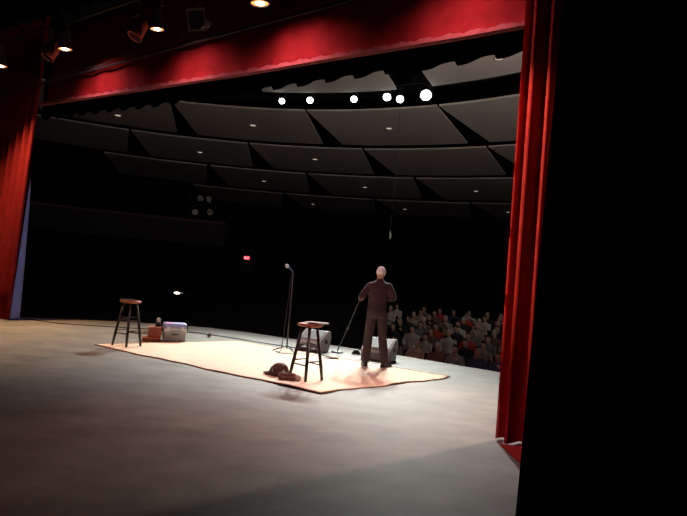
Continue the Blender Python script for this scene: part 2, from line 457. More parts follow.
tz = lerp_list([(-6.4, 4.72), (-2, 4.52), (.3, 4.47), (1.6, 4.42), (3.3, 4.37), (3.9, 4.33), (5.1, 4.32), (6.4, 4.3)])
bm = new_bm(); g = []
m = 420
for i in range(m + 1):                                   # scalloped black border behind the valance, on the house side
    t = i / m; x = -6.4 + 12.8 * t; f = (x * 1.9) % 1.0
    zb = tz(t) + .06 * (f - .6)
    w = .03 * math.sin(x * 1.9 * 2 * math.pi)
    g.append([bm.verts.new((x, .62 + w, 6.4)), bm.verts.new((x, .62 + w, zb))])
for a, b in zip(g, g[1:]): bm.faces.new((a[0], b[0], b[1], a[1]))
bmesh.ops.solidify(bm, geom=bm.faces[:], thickness=.012)
o = obj('black_border', bm, M['black'], loc=S(0, 0, 0)); o.rotation_euler.z = STAGE_ANG
tag(o, 'black scalloped border hanging just behind the red valance', 'border curtain')

bm = new_bm(); drape(bm, (S(-8.5, -1.6), S(8.0, -1.6)), lambda t: 7.4, lerp_list([(-8.5, 5.7), (-3.5, 5.36), (-1.4, 5.2), (.2, 5.08), (8, 4.85)]), 36, .05, seed=12, rows=3)
tag(obj('black_border', bm, M['black'], smooth=True), 'black overhead border at the very top left, nearer than the lamps', 'border curtain')

bm = new_bm(); drape(bm, (S(6.16, -2.0), S(10.5, -2.0)), lambda t: 7.0, lambda t: .02, 13, .05, seed=21, lean=(.17, .0), rows=6)
tag(obj('black_leg_curtain', bm, M['black'], smooth=True), 'black leg curtain filling the right side of the view', 'curtain')

# ------------------------------------------------------------------ pipes over the stage opening
t = thing('valance_pipe', S(0, -.13, .06), STAGE_ANG, 'thin dark pipe with a loose cable along the top of the red valance', 'pipe')
bm = new_bm(); tube(bm, [(-7.5, 0, 5.06), (6.2, 0, 4.99)], .024, 10); obj('pipe', bm, M['metal'], t, smooth=True)
bm = new_bm(); tube(bm, [(-7.5 + 13.7 * i / 90, -.02, 5.10 + .03 * math.sin(i * .55) + .02 * math.sin(i * .21)) for i in range(91)], .010, 6)
obj('cable', bm, M['cable'], t, smooth=True)
t = thing('lighting_pipe', S(0, -.85, 0), STAGE_ANG, 'dark overhead pipe that carries the warm stage lamps', 'pipe')
bm = new_bm(); tube(bm, [(-8, 0, 5.82), (6, 0, 5.38)], .026, 10); obj('pipe', bm, M['metal'], t, smooth=True)
def pipe_z(u): return 5.82 - .44 * (u + 8) / 14

def clamp_and_yoke(t, top, w=.17):
    bm = new_bm(); tube(bm, [(-w, 0, 0), (-w, 0, top * .6), (w, 0, top * .6), (w, 0, 0)], .012, 6); obj('yoke', bm, M['fixture'], t)
    bm = new_bm(); box(bm, (0, 0, top * .8), (.05, .06, max(.04, top * .45))); obj('clamp', bm, M['fixture'], t, bevel=.005)

def par_lamp(u, z, tilt, label, lit, watts=0, size=.10, cone=138, v=-.8, yawdeg=0, colr=None, blend=1.0, light_tilt=36, light_side=0, target=None):
    t = thing('stage_lamp', S(u, v, z), STAGE_ANG, label, 'stage lamp', 'lamps over the stage opening')
    mt = Matrix.Rotation(R(yawdeg), 4, 'Z') @ Matrix.Rotation(R(tilt), 4, 'X')
    s = size
    bm = new_bm(); lathe(bm, [(s * .45, s * 3.0), (s * .75, s * 2.6), (s * .85, s * 1.4), (s * 1.0, 0), (s * 1.14, -s * .1), (s * 1.14, -s * .2), (s * .98, -s * .2), (s * .95, -s * .02)], 20, mt)
    obj('barrel', bm, M['fixture'] if lit else M['redpaint'], t, smooth=False)
    bm = new_bm(); lathe(bm, [(s * .94, -s * .10), (s * .94, -s * .03)], 20, mt)
    obj('lens', bm, M['lens_warm'] if lit else M['glassgel'], t)
    if lit:
        bm = new_bm(); ball(bm, mt @ Vector((0, 0, -s * .12)), (s * .52, s * .52, s * .16), 14); obj('bulb', bm, M['lens_core'], t)
        l = spot(t, t.location + Vector((0, 0, -.16)), t.location + Vector((0, 0, -3)) + N * math.sin(R(tilt)) * 3, watts, colr or ELEC_COL, cone, blend, .08)
        lt = Matrix.Rotation(-R(light_side), 4, 'Y') @ Matrix.Rotation(R(light_tilt), 4, 'X')
        l.parent = None; l.location = S(u, v, z - .05); l.rotation_euler = (Matrix.Rotation(STAGE_ANG, 4, 'Z') @ mt).to_euler()
        l.matrix_basis = Matrix.Translation(S(0, 0) * 0 + Vector(mt @ Vector((0, 0, -s * .35)))) @ (Matrix.Rotation(-STAGE_ANG, 4, 'Z') @ aim(target - S(u, v, z)) if target is not None else lt); l.parent = t
    clamp_and_yoke(t, pipe_z(u) - z, s * 1.35)
    return t
par_lamp(-5.38, 5.33, 8, 'glowing warm stage lamp at the left edge of the view, above the far curtain', True, ELEC_W * 9.5, .13, cone=100, colr=END_COL, blend=1.0, light_tilt=-3, light_side=4)
par_lamp(-2.78, 5.22, 8, 'glowing warm stage lamp second from the left', True, ELEC_W, .115)
par_lamp(-.07, 5.04, 8, 'small glowing warm stage lamp third from the left', True, ELEC_W, .10)
par_lamp(2.09, 4.95, 8, 'glowing warm stage lamp at the top edge of the photo', True, ELEC_W * 1.3, .12)
par_lamp(4.62, 4.92, 8, 'glowing warm stage lamp out of view above the near curtain', True, ELEC_W, .12)
par_lamp(4.0, 4.95, 0, 'glowing orange stage lamp out of view, aimed at the near curtain', True, 3900, .12, cone=37, colr=(1.0, .66, .34), blend=.6, v=-2.3, target=S(5.6, -.15, 2.6))
bm = new_bm(); tube(bm, [S(-3, -2.3, 5.5), S(5.9, -2.3, 5.43)], .026, 10)
tag(obj('lighting_pipe', bm, M['metal'], smooth=True), 'dark overhead pipe out of view above the camera side of the stage', 'pipe')
par_lamp(-3.37, 5.16, -28, 'unlit stage lamp with a red barrel, left of the second glowing lamp', False, size=.11, yawdeg=-20)
par_lamp(-.62, 5.02, -25, 'unlit stage lamp with a dark red barrel, left of the third glowing lamp', False, size=.105, yawdeg=-15)
# square-framed flood facing the stage
t = thing('stage_lamp', S(.88, -.8, 4.97), STAGE_ANG, 'unlit round stage lamp with a square frame, above the middle of the red valance', 'stage lamp', 'lamps over the stage opening')
mt = Matrix.Rotation(R(18), 4, 'Z') @ Matrix.Rotation(R(-70), 4, 'X')
bm = new_bm(); lathe(bm, [(.06, .24), (.10, .2), (.125, 0), (.125, -.03), (.105, -.03)], 20, mt); obj('barrel', bm, M['fixture'], t)
bm = new_bm(); lathe(bm, [(.105, -.028), (.105, -.015)], 20, mt); obj('lens', bm, M['glassgel'], t)
bm = new_bm()
for c, s in (((0, .135, -.04), (.30, .03, .012)), ((0, -.135, -.04), (.30, .03, .012)), ((.135, 0, -.04), (.03, .24, .012)), ((-.135, 0, -.04), (.03, .24, .012))):
    box(bm, mt @ Vector(c), s, mt.to_3x3().to_4x4())
obj('gel_frame', bm, M['barrel'], t)
clamp_and_yoke(t, pipe_z(.88) - 4.97, .16)

# ------------------------------------------------------------------ front of house spotlights in the ceiling slot
t = thing('front_lighting_pipe', (0, 0, 0), 0, 'dark curved pipe in the ceiling slot carrying the white spotlights', 'pipe')
bm = new_bm(); tube(bm, [polar(14.6, a, 8.30) for a in range(-50, 19, 2)], .035, 8); obj('pipe', bm, M['metal'], t)
KEYS = [(-26.97, 7.81, .125, 'leftmost of the six white spotlights in the ceiling slot'),
        (-22.85, 7.86, .135, 'white spotlight second from the left in the ceiling slot'),
        (-16.39, 7.88, .135, 'white spotlight third from the left, standing alone in the ceiling slot'),
        (-11.62, 7.90, .155, 'left lamp of the close pair of white spotlights in the ceiling slot'),
        (-9.73, 7.80, .145, 'right lamp of the close pair of white spotlights in the ceiling slot'),
        (-6.10, 7.86, .21, 'brightest and rightmost white spotlight in the ceiling slot')]
def profile_spot(p, target, s, label, watts, color, cone, blend, group=None, soft=0):
    t = thing('spotlight', p, 0, label, 'spotlight', group)
    mt = aim(Vector(target) - p)
    bm = new_bm(); lathe(bm, [(s * .6, s * 4.2), (s * .95, s * 3.8), (s * .95, s * 2), (s * .8, s * 1.9), (s * .8, s * .3), (s * 1.08, s * .2), (s * 1.08, -s * .1), (s * .96, -s * .1)], 20, mt)
    obj('body', bm, M['metal'], t)
    bm = new_bm(); lathe(bm, [(.001, -s * .3), (s * .5, -s * .25), (s * .95, -s * .05), (s * .95, s * .05)], 20, mt); obj('lens', bm, M['lens_white'], t, smooth=True)
    bm = new_bm(); x = mt.to_3x3() @ Vector((1, 0, 0)); c = mt @ Vector((0, 0, s * 1.6))
    top = Vector((0, 0, .38)) + Vector((c.x, c.y, 0))
    tube(bm, [c - x * s * 1.1, top - x * s * 1.1, top + x * s * 1.1, c + x * s * 1.1], .014, 6); obj('yoke', bm, M['metal'], t)
    bm = new_bm(); box(bm, top + Vector((0, 0, .04)), (.06, .06, .1)); obj('clamp', bm, M['metal'], t)
    spot(t, p + (Vector(target) - p).normalized() * (s * .45), target, watts, color, cone, blend, soft or s * .8)
    return t
TARGETS = [S(-2.3, 1.1), S(-.7, 2.0), S(.4, 2.1), S(1.7, 2.9), S(2.5, 2.8), S(3.2, 2.4)]
CONES = [32, 27, 26, 26, 27, 33]
for (a, z, s, lab), tg, w, cn in zip(KEYS, TARGETS, KEY_W, CONES):
    profile_spot(polar(14.55, a, z), tg, s, lab, w, KEY_COL, cn, 1.0, 'white spotlights in the ceiling slot')
profile_spot(S(7.9, 10.6, 7.2), S(4.3, .4), .15, 'white spotlight out of view, high on the right of the house', SIDE_W, SIDE_COL, 23, 1.0, soft=.30)
profile_spot(S(8.6, 3.6, 3.0), S(8.6, 3.6, 3.0) + (polar(18, -12) - S(8.6, 3.6)).normalized() * 3 + Vector((0, 0, 1.9)), .14, 'dim house uplight out of view on the right, aimed at the ceiling panels', UP_W, UP_COL, 122, .9)  # unseen light added to brighten the ceiling panels and audience
profile_spot(S(8.2, 7.5, 3.0), S(-5.4, .3, 1.5), .13, 'bluish spotlight out of view, low on the right of the house', BLUE_W, BLUE_COL, 16, .8)

# ------------------------------------------------------------------ rug
corner = dict(l=Vector((-4.21, 9.81, 0)), n=Vector((-.16, 7.25, 0)), r=Vector((1.98, 9.45, 0)), f=Vector((-2.1, 12.02, 0)))
def rug_pt(s, q):
    # s runs from the left corner to the near corner, q from the near edge to the far edge
    a = corner['l'].lerp(corner['n'], s); b = corner['f'].lerp(corner['r'], s)
    p = a.lerp(b, q)
    e = math.sin(s * 17 + .6) * .022 + math.sin(s * 41) * .012
    k = math.sin(q * 15 + 2) * .025 + math.sin(q * 37) * .012
    p = p + N * e * (1 - q) ** 3 + U * k * (s ** 6)
    z = .012 + max(0, .022 * math.sin(s * 23 + q * 7) * (1 - q) ** 6) * max(0, s - .55) * 2 + .012 * max(0, math.sin(q * 13 + 1)) * s ** 8
    return Vector((p.x, p.y, z))
t = thing('rug', (0, 0, 0), 0, 'large pale tan rug lying crooked in the bright light at the stage front', 'rug')
bm = new_bm(); n_ = 70; m_ = 46; g = [[bm.verts.new(rug_pt(i / n_, j / m_)) for j in range(m_ + 1)] for i in range(n_ + 1)]
for i in range(n_):
    for j in range(m_): bm.faces.new((g[i][j], g[i + 1][j], g[i + 1][j + 1], g[i][j + 1]))
bmesh.ops.recalc_face_normals(bm, faces=bm.faces)
if sum(f.normal.z for f in bm.faces) < 0: bmesh.ops.reverse_faces(bm, faces=bm.faces)
bmesh.ops.solidify(bm, geom=bm.faces[:], thickness=.010)
obj('pile', bm, M['rug'], t, smooth=True)
bm = new_bm()
tube(bm, [rug_pt(i / n_, 0) for i in range(n_ + 1)] + [rug_pt(1, j / m_) for j in range(1, m_ + 1)] + [rug_pt(1 - i / n_, 1) for i in range(1, n_ + 1)]
     + [rug_pt(0, 1 - j / m_) for j in range(1, m_ + 1)], .009, 6)
obj('binding', bm, M['rugedge'], t)
RZ = .014

bm = new_bm(); prism(bm, [Vector((0, 0)), Vector((.02, -.62)), Vector((.75, -1.1)), Vector((.95, -.1)), Vector((.5, .0))], 0, .006)
def poly_obj(name, pts, z0, z1, m, label, cat):
    c = sum(pts, Vector()) / len(pts); b = new_bm(); prism(b, [p - c for p in pts], 0, z1 - z0)
    return tag(obj(name, b, m, loc=(c.x, c.y, z0)), label, cat)
bm.free()
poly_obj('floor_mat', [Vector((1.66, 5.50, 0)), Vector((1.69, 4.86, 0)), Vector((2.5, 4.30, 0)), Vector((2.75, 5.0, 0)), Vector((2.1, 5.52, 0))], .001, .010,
         M['redmat'], 'red mat on the floor poking out below the near curtain', 'mat')  # flat red sheet standing in for red light spilling past the curtain

# ------------------------------------------------------------------ bar stools
def bar_stool(loc, rz, label, h=.79, r=.17, splay=.235, legr=.023):
    t = thing('bar_stool', loc, rz, label, 'stool', 'bar stools on the rug')
    bm = new_bm(); lathe(bm, [(.001, h - .045), (r * .8, h - .045), (r, h - .035), (r + .006, h - .018), (r, h - .004), (r * .9, h + .002), (r * .5, h - .004), (.001, h - .006)], 32)
    obj('seat', bm, M['wood'], t, smooth=True)
    for k in range(4):
        a = R(45 + 90 * k)
        bm = new_bm(); tube(bm, [(math.cos(a) * splay, math.sin(a) * splay, 0), (math.cos(a) * splay * .87, math.sin(a) * splay * .87, .2), (math.cos(a) * .105, math.sin(a) * .105, h - .04)], [legr * .85, legr * 1.08, legr * .9], 10)
        obj('leg', bm, M['blackwood'], t, smooth=True)
    for k in range(4):
        for z in ((.22, .50) if k % 2 else (.27, .45)):
            q = splay + (.105 - splay) * z / (h - .04)
            a, b = R(45 + 90 * k), R(135 + 90 * k)
            bm = new_bm(); tube(bm, [(math.cos(a) * q, math.sin(a) * q, z), (math.cos(b) * q, math.sin(b) * q, z)], .011, 8)
            obj('rung', bm, M['blackwood'], t, smooth=True)
    return t
bar_stool((-3.70, 9.98, RZ), R(65), 'wooden-topped black bar stool by the silver case on the left', .80, .178)
bar_stool((-.40, 8.12, RZ), R(48), 'black bar stool nearest the camera with papers on its seat', .80, .178)
# papers and cup on the near stool, dark folder on the far stool
t = thing('paper_stack', (-.30, 8.08, RZ + .804), R(-24), 'loose stack of pale papers hanging over the near stool seat', 'papers')
for k, (a, dx, dy) in enumerate([(0, 0, 0), (9, .012, .006), (-7, -.015, .01), (15, .03, -.01)]):
    bm = new_bm(); box(bm, (dx, dy, .004 + k * .0065), (.27, .20, .006), (0, 0, R(a))); obj('sheet', bm, M['paper'] if k % 2 == 0 else M['greycloth'], t)
t = thing('notebook', (-3.76, 10.0, RZ + .804), R(25), 'dark notebook lying on the seat of the left stool', 'notebook')
bm = new_bm(); box(bm, (0, 0, .011), (.25, .18, .004)); box(bm, (0, 0, .002), (.25, .18, .004)); box(bm, (-.123, 0, .0065), (.004, .18, .011)); obj('cover', bm, M['leather'], t)
bm = new_bm(); box(bm, (.003, 0, .0065), (.236, .172, .0045)); obj('pages', bm, M['greycloth'], t)

# ------------------------------------------------------------------ floor monitors
def wedge(loc, rz, label, W=.56, D=.44, H=.42):
    t = thing('floor_monitor', loc, rz, label, 'loudspeaker', 'floor monitors')
    prof = [(-D / 2 + .03, 0), (-D / 2, .19), (-D / 2 + .05, .23), (D / 2 - .13, H), (D / 2 - .03, H - .015), (D / 2, H - .12), (D / 2 - .07, 0)]
    bm = new_bm()
    a = [bm.verts.new((-W / 2, y, z)) for y, z in prof]; b = [bm.verts.new((W / 2, y, z)) for y, z in prof]
    bm.faces.new(a); bm.faces.new(b[::-1])
    for k in range(len(prof)): bm.faces.new((a[k], b[k], b[(k + 1) % len(prof)], a[(k + 1) % len(prof)]))
    obj('cabinet', bm, M['cabinet'], t, bevel=.012)
    p0 = Vector((0, -D / 2 + .05, .23)); p1 = Vector((0, D / 2 - .13, H)); c = (p0 + p1) / 2; d = p1 - p0
    bm = new_bm(); box(bm, c + Vector((0, -d.z, d.y)).normalized() * .004, (W - .07, d.length - .04, .014), Matrix.Rotation(math.atan2(d.z, d.y), 4, 'X'))
    obj('grille', bm, M['grille'], t, bevel=.004)
    bm = new_bm(); box(bm, (0, -D / 2 + .004, .10), (W - .08, .016, .12), (R(-9), 0, 0)); obj('front_panel', bm, M['grille'], t)
    for s in (-1, 1):
        bm = new_bm(); lathe(bm, [(.058, -.004), (.058, .006), (.040, .006), (.036, -.006), (.001, -.006)], 20, Matrix.Translation((s * W / 2, .03, .21)) @ Matrix.Rotation(R(90 * s), 4, 'Y'))
        hd = obj('handle', bm, M['grille'], t)
        bm = new_bm(); lathe(bm, [(.034, 0), (.034, .008)], 16, Matrix.Translation((s * (W / 2 - .001), .03, .21)) @ Matrix.Rotation(R(90 * s), 4, 'Y')); obj('socket', bm, M['port'], hd)
    return t
def place_corner(cx, cy, rz, W, D):          # the near right bottom corner stands at cx, cy
    c = Vector((cx, cy, 0)) - Matrix.Rotation(rz, 3, 'Z') @ Vector((W / 2, -D / 2 + .03, 0)); return c
c = place_corner(-.33, 11.25, R(-31), .56, .46)
wedge((c.x, c.y, 0), R(-31), 'grey wedge floor monitor behind the near stool', .56, .46)
c = place_corner(1.03, 10.66, R(-25), .60, .46)
wedge((c.x, c.y, 0), R(-25), 'grey wedge floor monitor in front of the standing man', .60, .46)

# ------------------------------------------------------------------ microphone stands
def tripod(t, h0=.10, legs=.27, turn=0):
    for k in range(3):
        a = R(turn + 120 * k)
        bm = new_bm(); tube(bm, [(math.cos(a) * .02, math.sin(a) * .02, h0), (math.cos(a) * legs * .9, math.sin(a) * legs * .9, .03), (math.cos(a) * legs, math.sin(a) * legs, .012)], [.011, .011, .013], 8)
        obj('leg', bm, M['metal'], t, smooth=True)
t = thing('microphone_stand', (-.955, 10.98, .002), 0, 'black upright microphone stand standing between the stools', 'microphone stand', 'microphone stands')
tripod(t, .12, .27, 190)
bm = new_bm(); tube(bm, [(0, 0, .07), (0, 0, .95)], .0145, 10); obj('lower_tube', bm, M['metal'], t, smooth=True)
bm = new_bm(); lathe(bm, [(.014, .90), (.022, .92), (.022, 1.0), (.013, 1.03)], 14); obj('clutch', bm, M['metal'], t)
bm = new_bm(); tube(bm, [(0, 0, .97), (0, 0, 1.50), (-.005, 0, 1.54)], .0105, 10); obj('upper_tube', bm, M['fixture'], t, smooth=True)
bm = new_bm(); tube(bm, [(-.004, 0, 1.53), (-.03, -.005, 1.575)], [.016, .02], 10); obj('clip', bm, M['metal'], t)
t = thing('microphone', (-.985, 10.975, 1.575), 0, 'silver-headed microphone on top of the upright stand', 'microphone')
d = Vector((-.135, -.02, .105)).normalized()
mt = Matrix.Translation((.035, .004, -.012)) @ d.to_track_quat('Z', 'Y').to_matrix().to_4x4()
bm = new_bm(); lathe(bm, [(.010, 0), (.012, .01), (.019, .13), (.022, .14)], 16, mt); obj('handle', bm, M['fixture'], t, smooth=True)
bm = new_bm(); lathe(bm, [(.022, .14), (.031, .155), (.033, .18), (.026, .208), (.012, .219), (.001, .221)], 16, mt); obj('head', bm, M['chrome'], t, smooth=True)
bm = new_bm()
tube(bm, [(-.955, 10.972, 1.552), (-.985, 10.965, 1.50), (-1.00, 10.96, 1.3), (-1.01, 10.95, .9), (-1.03, 10.93, .4), (-1.05, 10.91, .10), (-1.07, 10.85, .012),
          (-1.15, 10.75, .022), (-1.02, 10.62, .022), (-.8, 10.62, .022), (-.62, 10.76, .022), (-.5, 10.74, .022), (-.38, 10.66, .022)], .0065, 6)
tag(obj('microphone_cable', bm, M['cable'], smooth=True), 'dark cable hanging from the upright microphone down to the rug', 'cable')

# tilted stand held by the man
base = Vector((.03, 11.52, .004)); hand = Vector((.37, 10.20, 1.19))
t = thing('microphone_stand', base, 0, 'black microphone stand tilted over by the man in the dark shirt', 'microphone stand', 'microphone stands')
ax = (hand - base).normalized()
q = ax.to_track_quat('Z', 'Y').to_matrix().to_4x4()
L_ = (hand - base).length
bm = new_bm(); lathe(bm, [(.001, 0), (.12, .0), (.125, .012), (.10, .03), (.02, .045), (.001, .046)], 24); obj('base', bm, M['metal'], t)
bm = new_bm(); tube(bm, [Vector((0, 0, .03)), ax * .85], .0135, 10); obj('lower_tube', bm, M['metal'], t, smooth=True)
bm = new_bm(); lathe(bm, [(.013, .80), (.023, .82), (.023, .91), (.012, .93)], 14, q); obj('clutch', bm, M['metal'], t)
bm = new_bm(); tube(bm, [ax * .88, ax * (L_ + .12)], .010, 10); obj('upper_tube', bm, M['metal'], t, smooth=True)
def ground_cable(name, pts, label, r=.007):
    bm = new_bm(); tube(bm, pts, r, 6); return tag(obj(name, bm, M['cable'], smooth=True), label, 'cable')
ground_cable('coiled_cable', [(.42 + .09 * math.cos(i * .5) * (1 - i / 90), 11.50 + .10 * math.sin(i * .5), .012 + i * .0016) for i in range(52)],
             'small heap of dark cable on the floor left of the man', .012)
ground_cable('short_cable', [(-.32, 10.92, .024), (-.2, 10.72, .024), (-.06, 10.55, .024), (.06, 10.46, .024), (-.03, 10.42, .024), (-.22, 10.45, .024)],
             'short dark bent cable on the rug just right of the near stool', .010)
ground_cable('floor_cable', [S(-6.6, .35, .01), S(-5.9, .6, .01), S(-5.0, .85, .01), S(-4.4, 1.5, .01), S(-3.6, 2.35, .01), S(-2.8, 2.92, .01), S(-2.0, 3.05, .01), S(-1.1, 3.12, .01), S(-.2, 3.25, .01)],
             'long dark cable along the bare floor behind the left stool', .010)

# ------------------------------------------------------------------ silver case, brown box, cup, draped table
rz = math.atan2(.42, .34) * .55
t = thing('flight_case', (-3.25, 11.27, 0), R(22), 'silver metal case with a bluish lid at the left end of the rug', 'case')
bm = new_bm(); box(bm, (0, 0, .125), (.42, .34, .25)); obj('body', bm, M['silver'], t, bevel=.012)
bm = new_bm(); box(bm, (0, 0, .300), (.44, .36, .11)); obj('lid', bm, M['bluelid'], t, bevel=.02)
bm = new_bm(); box(bm, (0, 0, .248), (.445, .365, .016)); obj('edge_strip', bm, M['chrome'], t)
for x in (-.14, .14):
    bm = new_bm(); box(bm, (x, -.182, .245), (.055, .016, .09)); box(bm, (x, -.19, .225), (.035, .014, .03)); obj('latch', bm, M['chrome'], t, bevel=.003)
hd = new_bm(); tube(hd, [(-.06, -.175, .15), (-.06, -.205, .15), (.06, -.205, .15), (.06, -.175, .15)], .011, 8); obj('handle', hd, M['metal'], t)
for x in (-.195, .195):
    for z in (.025, .215):
        bm = new_bm(); box(bm, (x, -.158, z), (.05, .05, .05)); obj('corner_guard', bm, M['chrome'], t, bevel=.012)
bm = new_bm(); box(bm, (-.12, -.08, .354), (.12, .13, .012), (0, 0, .3)); tag(obj('magenta_tape', bm, M['magenta']), 'strip of magenta tape on top of the silver case', 'tape')
o = bpy.data.objects['magenta_tape']; o.parent = t; o.name = 'tape_patch'
for k in ('label', 'category'): del o[k]
o['label'] = 'magenta patch on the bluish lid'

t = thing('brown_box', (-3.56, 11.02, .0), R(18), 'reddish brown box tucked against the left of the silver case', 'box')
bm = new_bm(); box(bm, (0, .06, .13), (.24, .28, .26)); obj('body', bm, M['brownbox'], t, bevel=.01)
bm = new_bm(); box(bm, (-.07, -.0, .035), (.30, .36, .07)); obj('base', bm, M['brownbox'], t, bevel=.01)
bm = new_bm(); box(bm, (0, .06, .267), (.25, .29, .016)); obj('lid', bm, M['brownbox'], t, bevel=.004)
t = thing('flask', (-3.53, 11.10, .275), 0, 'small dark flask with a grey cap on the brown box', 'flask')
bm = new_bm(); lathe(bm, [(.001, 0), (.055, 0), (.058, .015), (.055, .07), (.03, .09)], 18); obj('body', bm, M['port'], t, smooth=True)
bm = new_bm(); lathe(bm, [(.03, .088), (.036, .10), (.040, .135), (.03, .165), (.001, .172)], 18); obj('cap', bm, M['greycloth'], t, smooth=True)

t = thing('draped_table', (-3.80, 13.02, 0), R(10), 'small black-draped table standing behind the silver case', 'table')
bm = new_bm(); box(bm, (0, 0, .83), (.64, .44, .03)); obj('tabletop', bm, M['blackcloth'], t, bevel=.006)
bm = new_bm(); g = []
for i in range(97):
    a = 2 * math.pi * i / 96; c, s = math.cos(a), math.sin(a); e = .35
    x = .32 * math.copysign(abs(c) ** e, c); y = .22 * math.copysign(abs(s) ** e, s); k = 1 + .05 * math.sin(i * 1.3)
    g.append([bm.verts.new((x * 1.01, y * 1.02, .848)), bm.verts.new((x * (1.0 + .02 * k), y * (1.02 + .03 * k), .5)), bm.verts.new((x * (.98 + .06 * k), y * (.98 + .1 * k), .012))])
for a, b in zip(g, g[1:]):
    for k in range(2): bm.faces.new((a[k], b[k], b[k + 1], a[k + 1]))
bmesh.ops.remove_doubles(bm, verts=bm.verts[:], dist=1e-5)
obj('table_cloth', bm, M['blackcloth'], t, smooth=True)
for sx in (-1, 1):
    for sy in (-1, 1):
        bm = new_bm(); box(bm, (sx * .26, sy * .16, .408), (.035, .035, .816)); obj('leg', bm, M['metal'], t)
t = thing('table_lamp', (-3.73, 12.92, .849), R(10), 'tiny glowing lamp lying on the black-draped table', 'lamp')
bm = new_bm(); box(bm, (0, .02, .008), (.20, .09, .014)); obj('base', bm, M['metal'], t, bevel=.004)
bm = new_bm(); tube(bm, [(-.10, 0, .030), (.10, 0, .030)], .020, 12); obj('housing', bm, M['metal'], t, smooth=True)
bm = new_bm(); ball(bm, (-.02, -.012, .034), (.068, .022, .020), 14); obj('bulb', bm, M['lens_core'], t, smooth=True)

t = thing('paper_cup', (-2.80, 12.36, 0), 0, 'tiny pale cup standing on the bare floor right of the case', 'cup')
bm = new_bm(); lathe(bm, [(.001, .0), (.032, 0), (.042, .10), (.044, .103), (.040, .10), (.030, .008), (.001, .008)], 18); obj('wall', bm, M['paper'], t, smooth=True)
bm = new_bm(); lathe(bm, [(.0345, .02), (.0405, .07), (.042, .07), (.036, .02)], 18); obj('sleeve', bm, M['fixture'], t)

# ------------------------------------------------------------------ brown bag and rolled cloth by the near stool
t = thing('bag', (-.80, 8.26, RZ), R(-15), 'slumped dark brown bag on the rug left of the near stool', 'bag')
bm = new_bm()
loft(bm, [(0, 0, .0, .14, .12), (0, 0, .04, .155, .13), (.0, 0, .10, .14, .11), (.01, .005, .155, .10, .08), (.01, .01, .185, .05, .04)], 24)
ball(bm, (-.16, -.02, .025), (.09, .07, .022), 14)
bmesh.ops.recalc_face_normals(bm, faces=bm.faces)
fuse(bm, 'body', .012, 3, M['brownbag'], t)
bm = new_bm(); tube(bm, [(-.08, -.10, .09), (-.05, -.15, .06), (.02, -.165, .045), (.09, -.14, .06), (.11, -.09, .09)], .011, 8); obj('strap', bm, M['leather'], t, smooth=True)
t = thing('rolled_cloth', (-.62, 7.93, RZ), R(-8), 'mottled brown rolled cloth lying in front of the slumped bag', 'cloth')
bm = new_bm(); rnd = random.Random(4)
tube(bm, [(-.16, 0, .045), (-.10, .005, .052), (-.03, -.004, .050), (.05, .006, .052), (.10, .0, .046)], [.04, .055, .05, .055, .045], 14)
tube(bm, [(-.13, -.05, .03), (0, -.055, .034), (.09, -.05, .03)], [.026, .034, .028], 10)
bmesh.ops.recalc_face_normals(bm, faces=bm.faces)
fuse(bm, 'roll', .010, 2, M['browncloth'], t)
bm = new_bm(); tube(bm, [(.08, .0, .045), (.13, .0, .042), (.165, -.005, .036)], [.046, .048, .030], 12); obj('pale_end', bm, M['palecloth'], t, smooth=True)

# ------------------------------------------------------------------ hanging microphone over the house
t = thing('hanging_microphone', (1.44, 18.0, 0), 0, 'small pale microphone hanging on a thin wire over the audience', 'microphone')
bm = new_bm(); tube(bm, [(0, 0, 3.2), (0, 0, 7.6)], .006, 6); obj('wire', bm, M['fixture'], t)
bm = new_bm(); lathe(bm, [(.001, 2.96), (.03, 2.97), (.035, 3.1), (.02, 3.18), (.008, 3.22)], 14); obj('capsule', bm, M['paper'], t, smooth=True)

# ------------------------------------------------------------------ the man on the rug
P = (.70, 9.95, RZ)
man = thing('person', P, 0, 'man in a dark shirt and trousers standing with his back to the camera', 'person')
def limb(bm, pts, rads, seg=14):
    q = [Vector(p) for p in pts]; fine = []; fr = []
    for i in range(len(q) - 1):
        for k in range(4):
            f = k / 4; fine.append(q[i].lerp(q[i + 1], f)); fr.append(rads[i] + (rads[i + 1] - rads[i]) * f)
    fine.append(q[-1]); fr.append(rads[-1])
    tube(bm, fine, fr, seg)
    for p, r in zip(q, rads): ball(bm, p, r * .99, 12)
shL, elL, wrL = (-.185, -.005, 1.405), (-.325, -.10, 1.215), (-.335, .13, 1.165)
shR, elR, wrR = (.140, -.005, 1.42), (.235, -.11, 1.235), (.185, .13, 1.195)
hipL, knL, anL = (-.105, 0, .95), (-.145, .025, .52), (-.165, -.005, .085)
hipR, knR, anR = (.055, 0, .95), (.105, .03, .52), (.165, -.005, .085)
bm = new_bm()
loft(bm, [(-.03, 0, .88, .15, .11), (-.03, 0, .98, .158, .115), (-.03, .01, 1.12, .14, .098), (-.03, .0, 1.25, .158, .105), (-.025, -.005, 1.37, .185, .108),
          (-.025, -.005, 1.44, .17, .09), (-.02, .0, 1.49, .08, .062)], 24, 2.3)
limb(bm, [(-.02, .0, 1.46), (-.015, .02, 1.54), (-.01, .035, 1.60)], [.064, .058, .062])
ball(bm, (-.008, .035, 1.658), (.078, .096, .102), 20)                      # skull
ball(bm, (-.008, .075, 1.625), (.060, .062, .068), 16)                      # jaw
ball(bm, (-.008, .138, 1.655), (.014, .024, .022), 10)                      # nose
for s in (-1, 1): ball(bm, (-.008 + s * .078, .035, 1.662), (.012, .022, .033), 10)   # ears
limb(bm, [shL, elL, wrL], [.052, .043, .030]); limb(bm, [shR, elR, wrR], [.052, .043, .030])
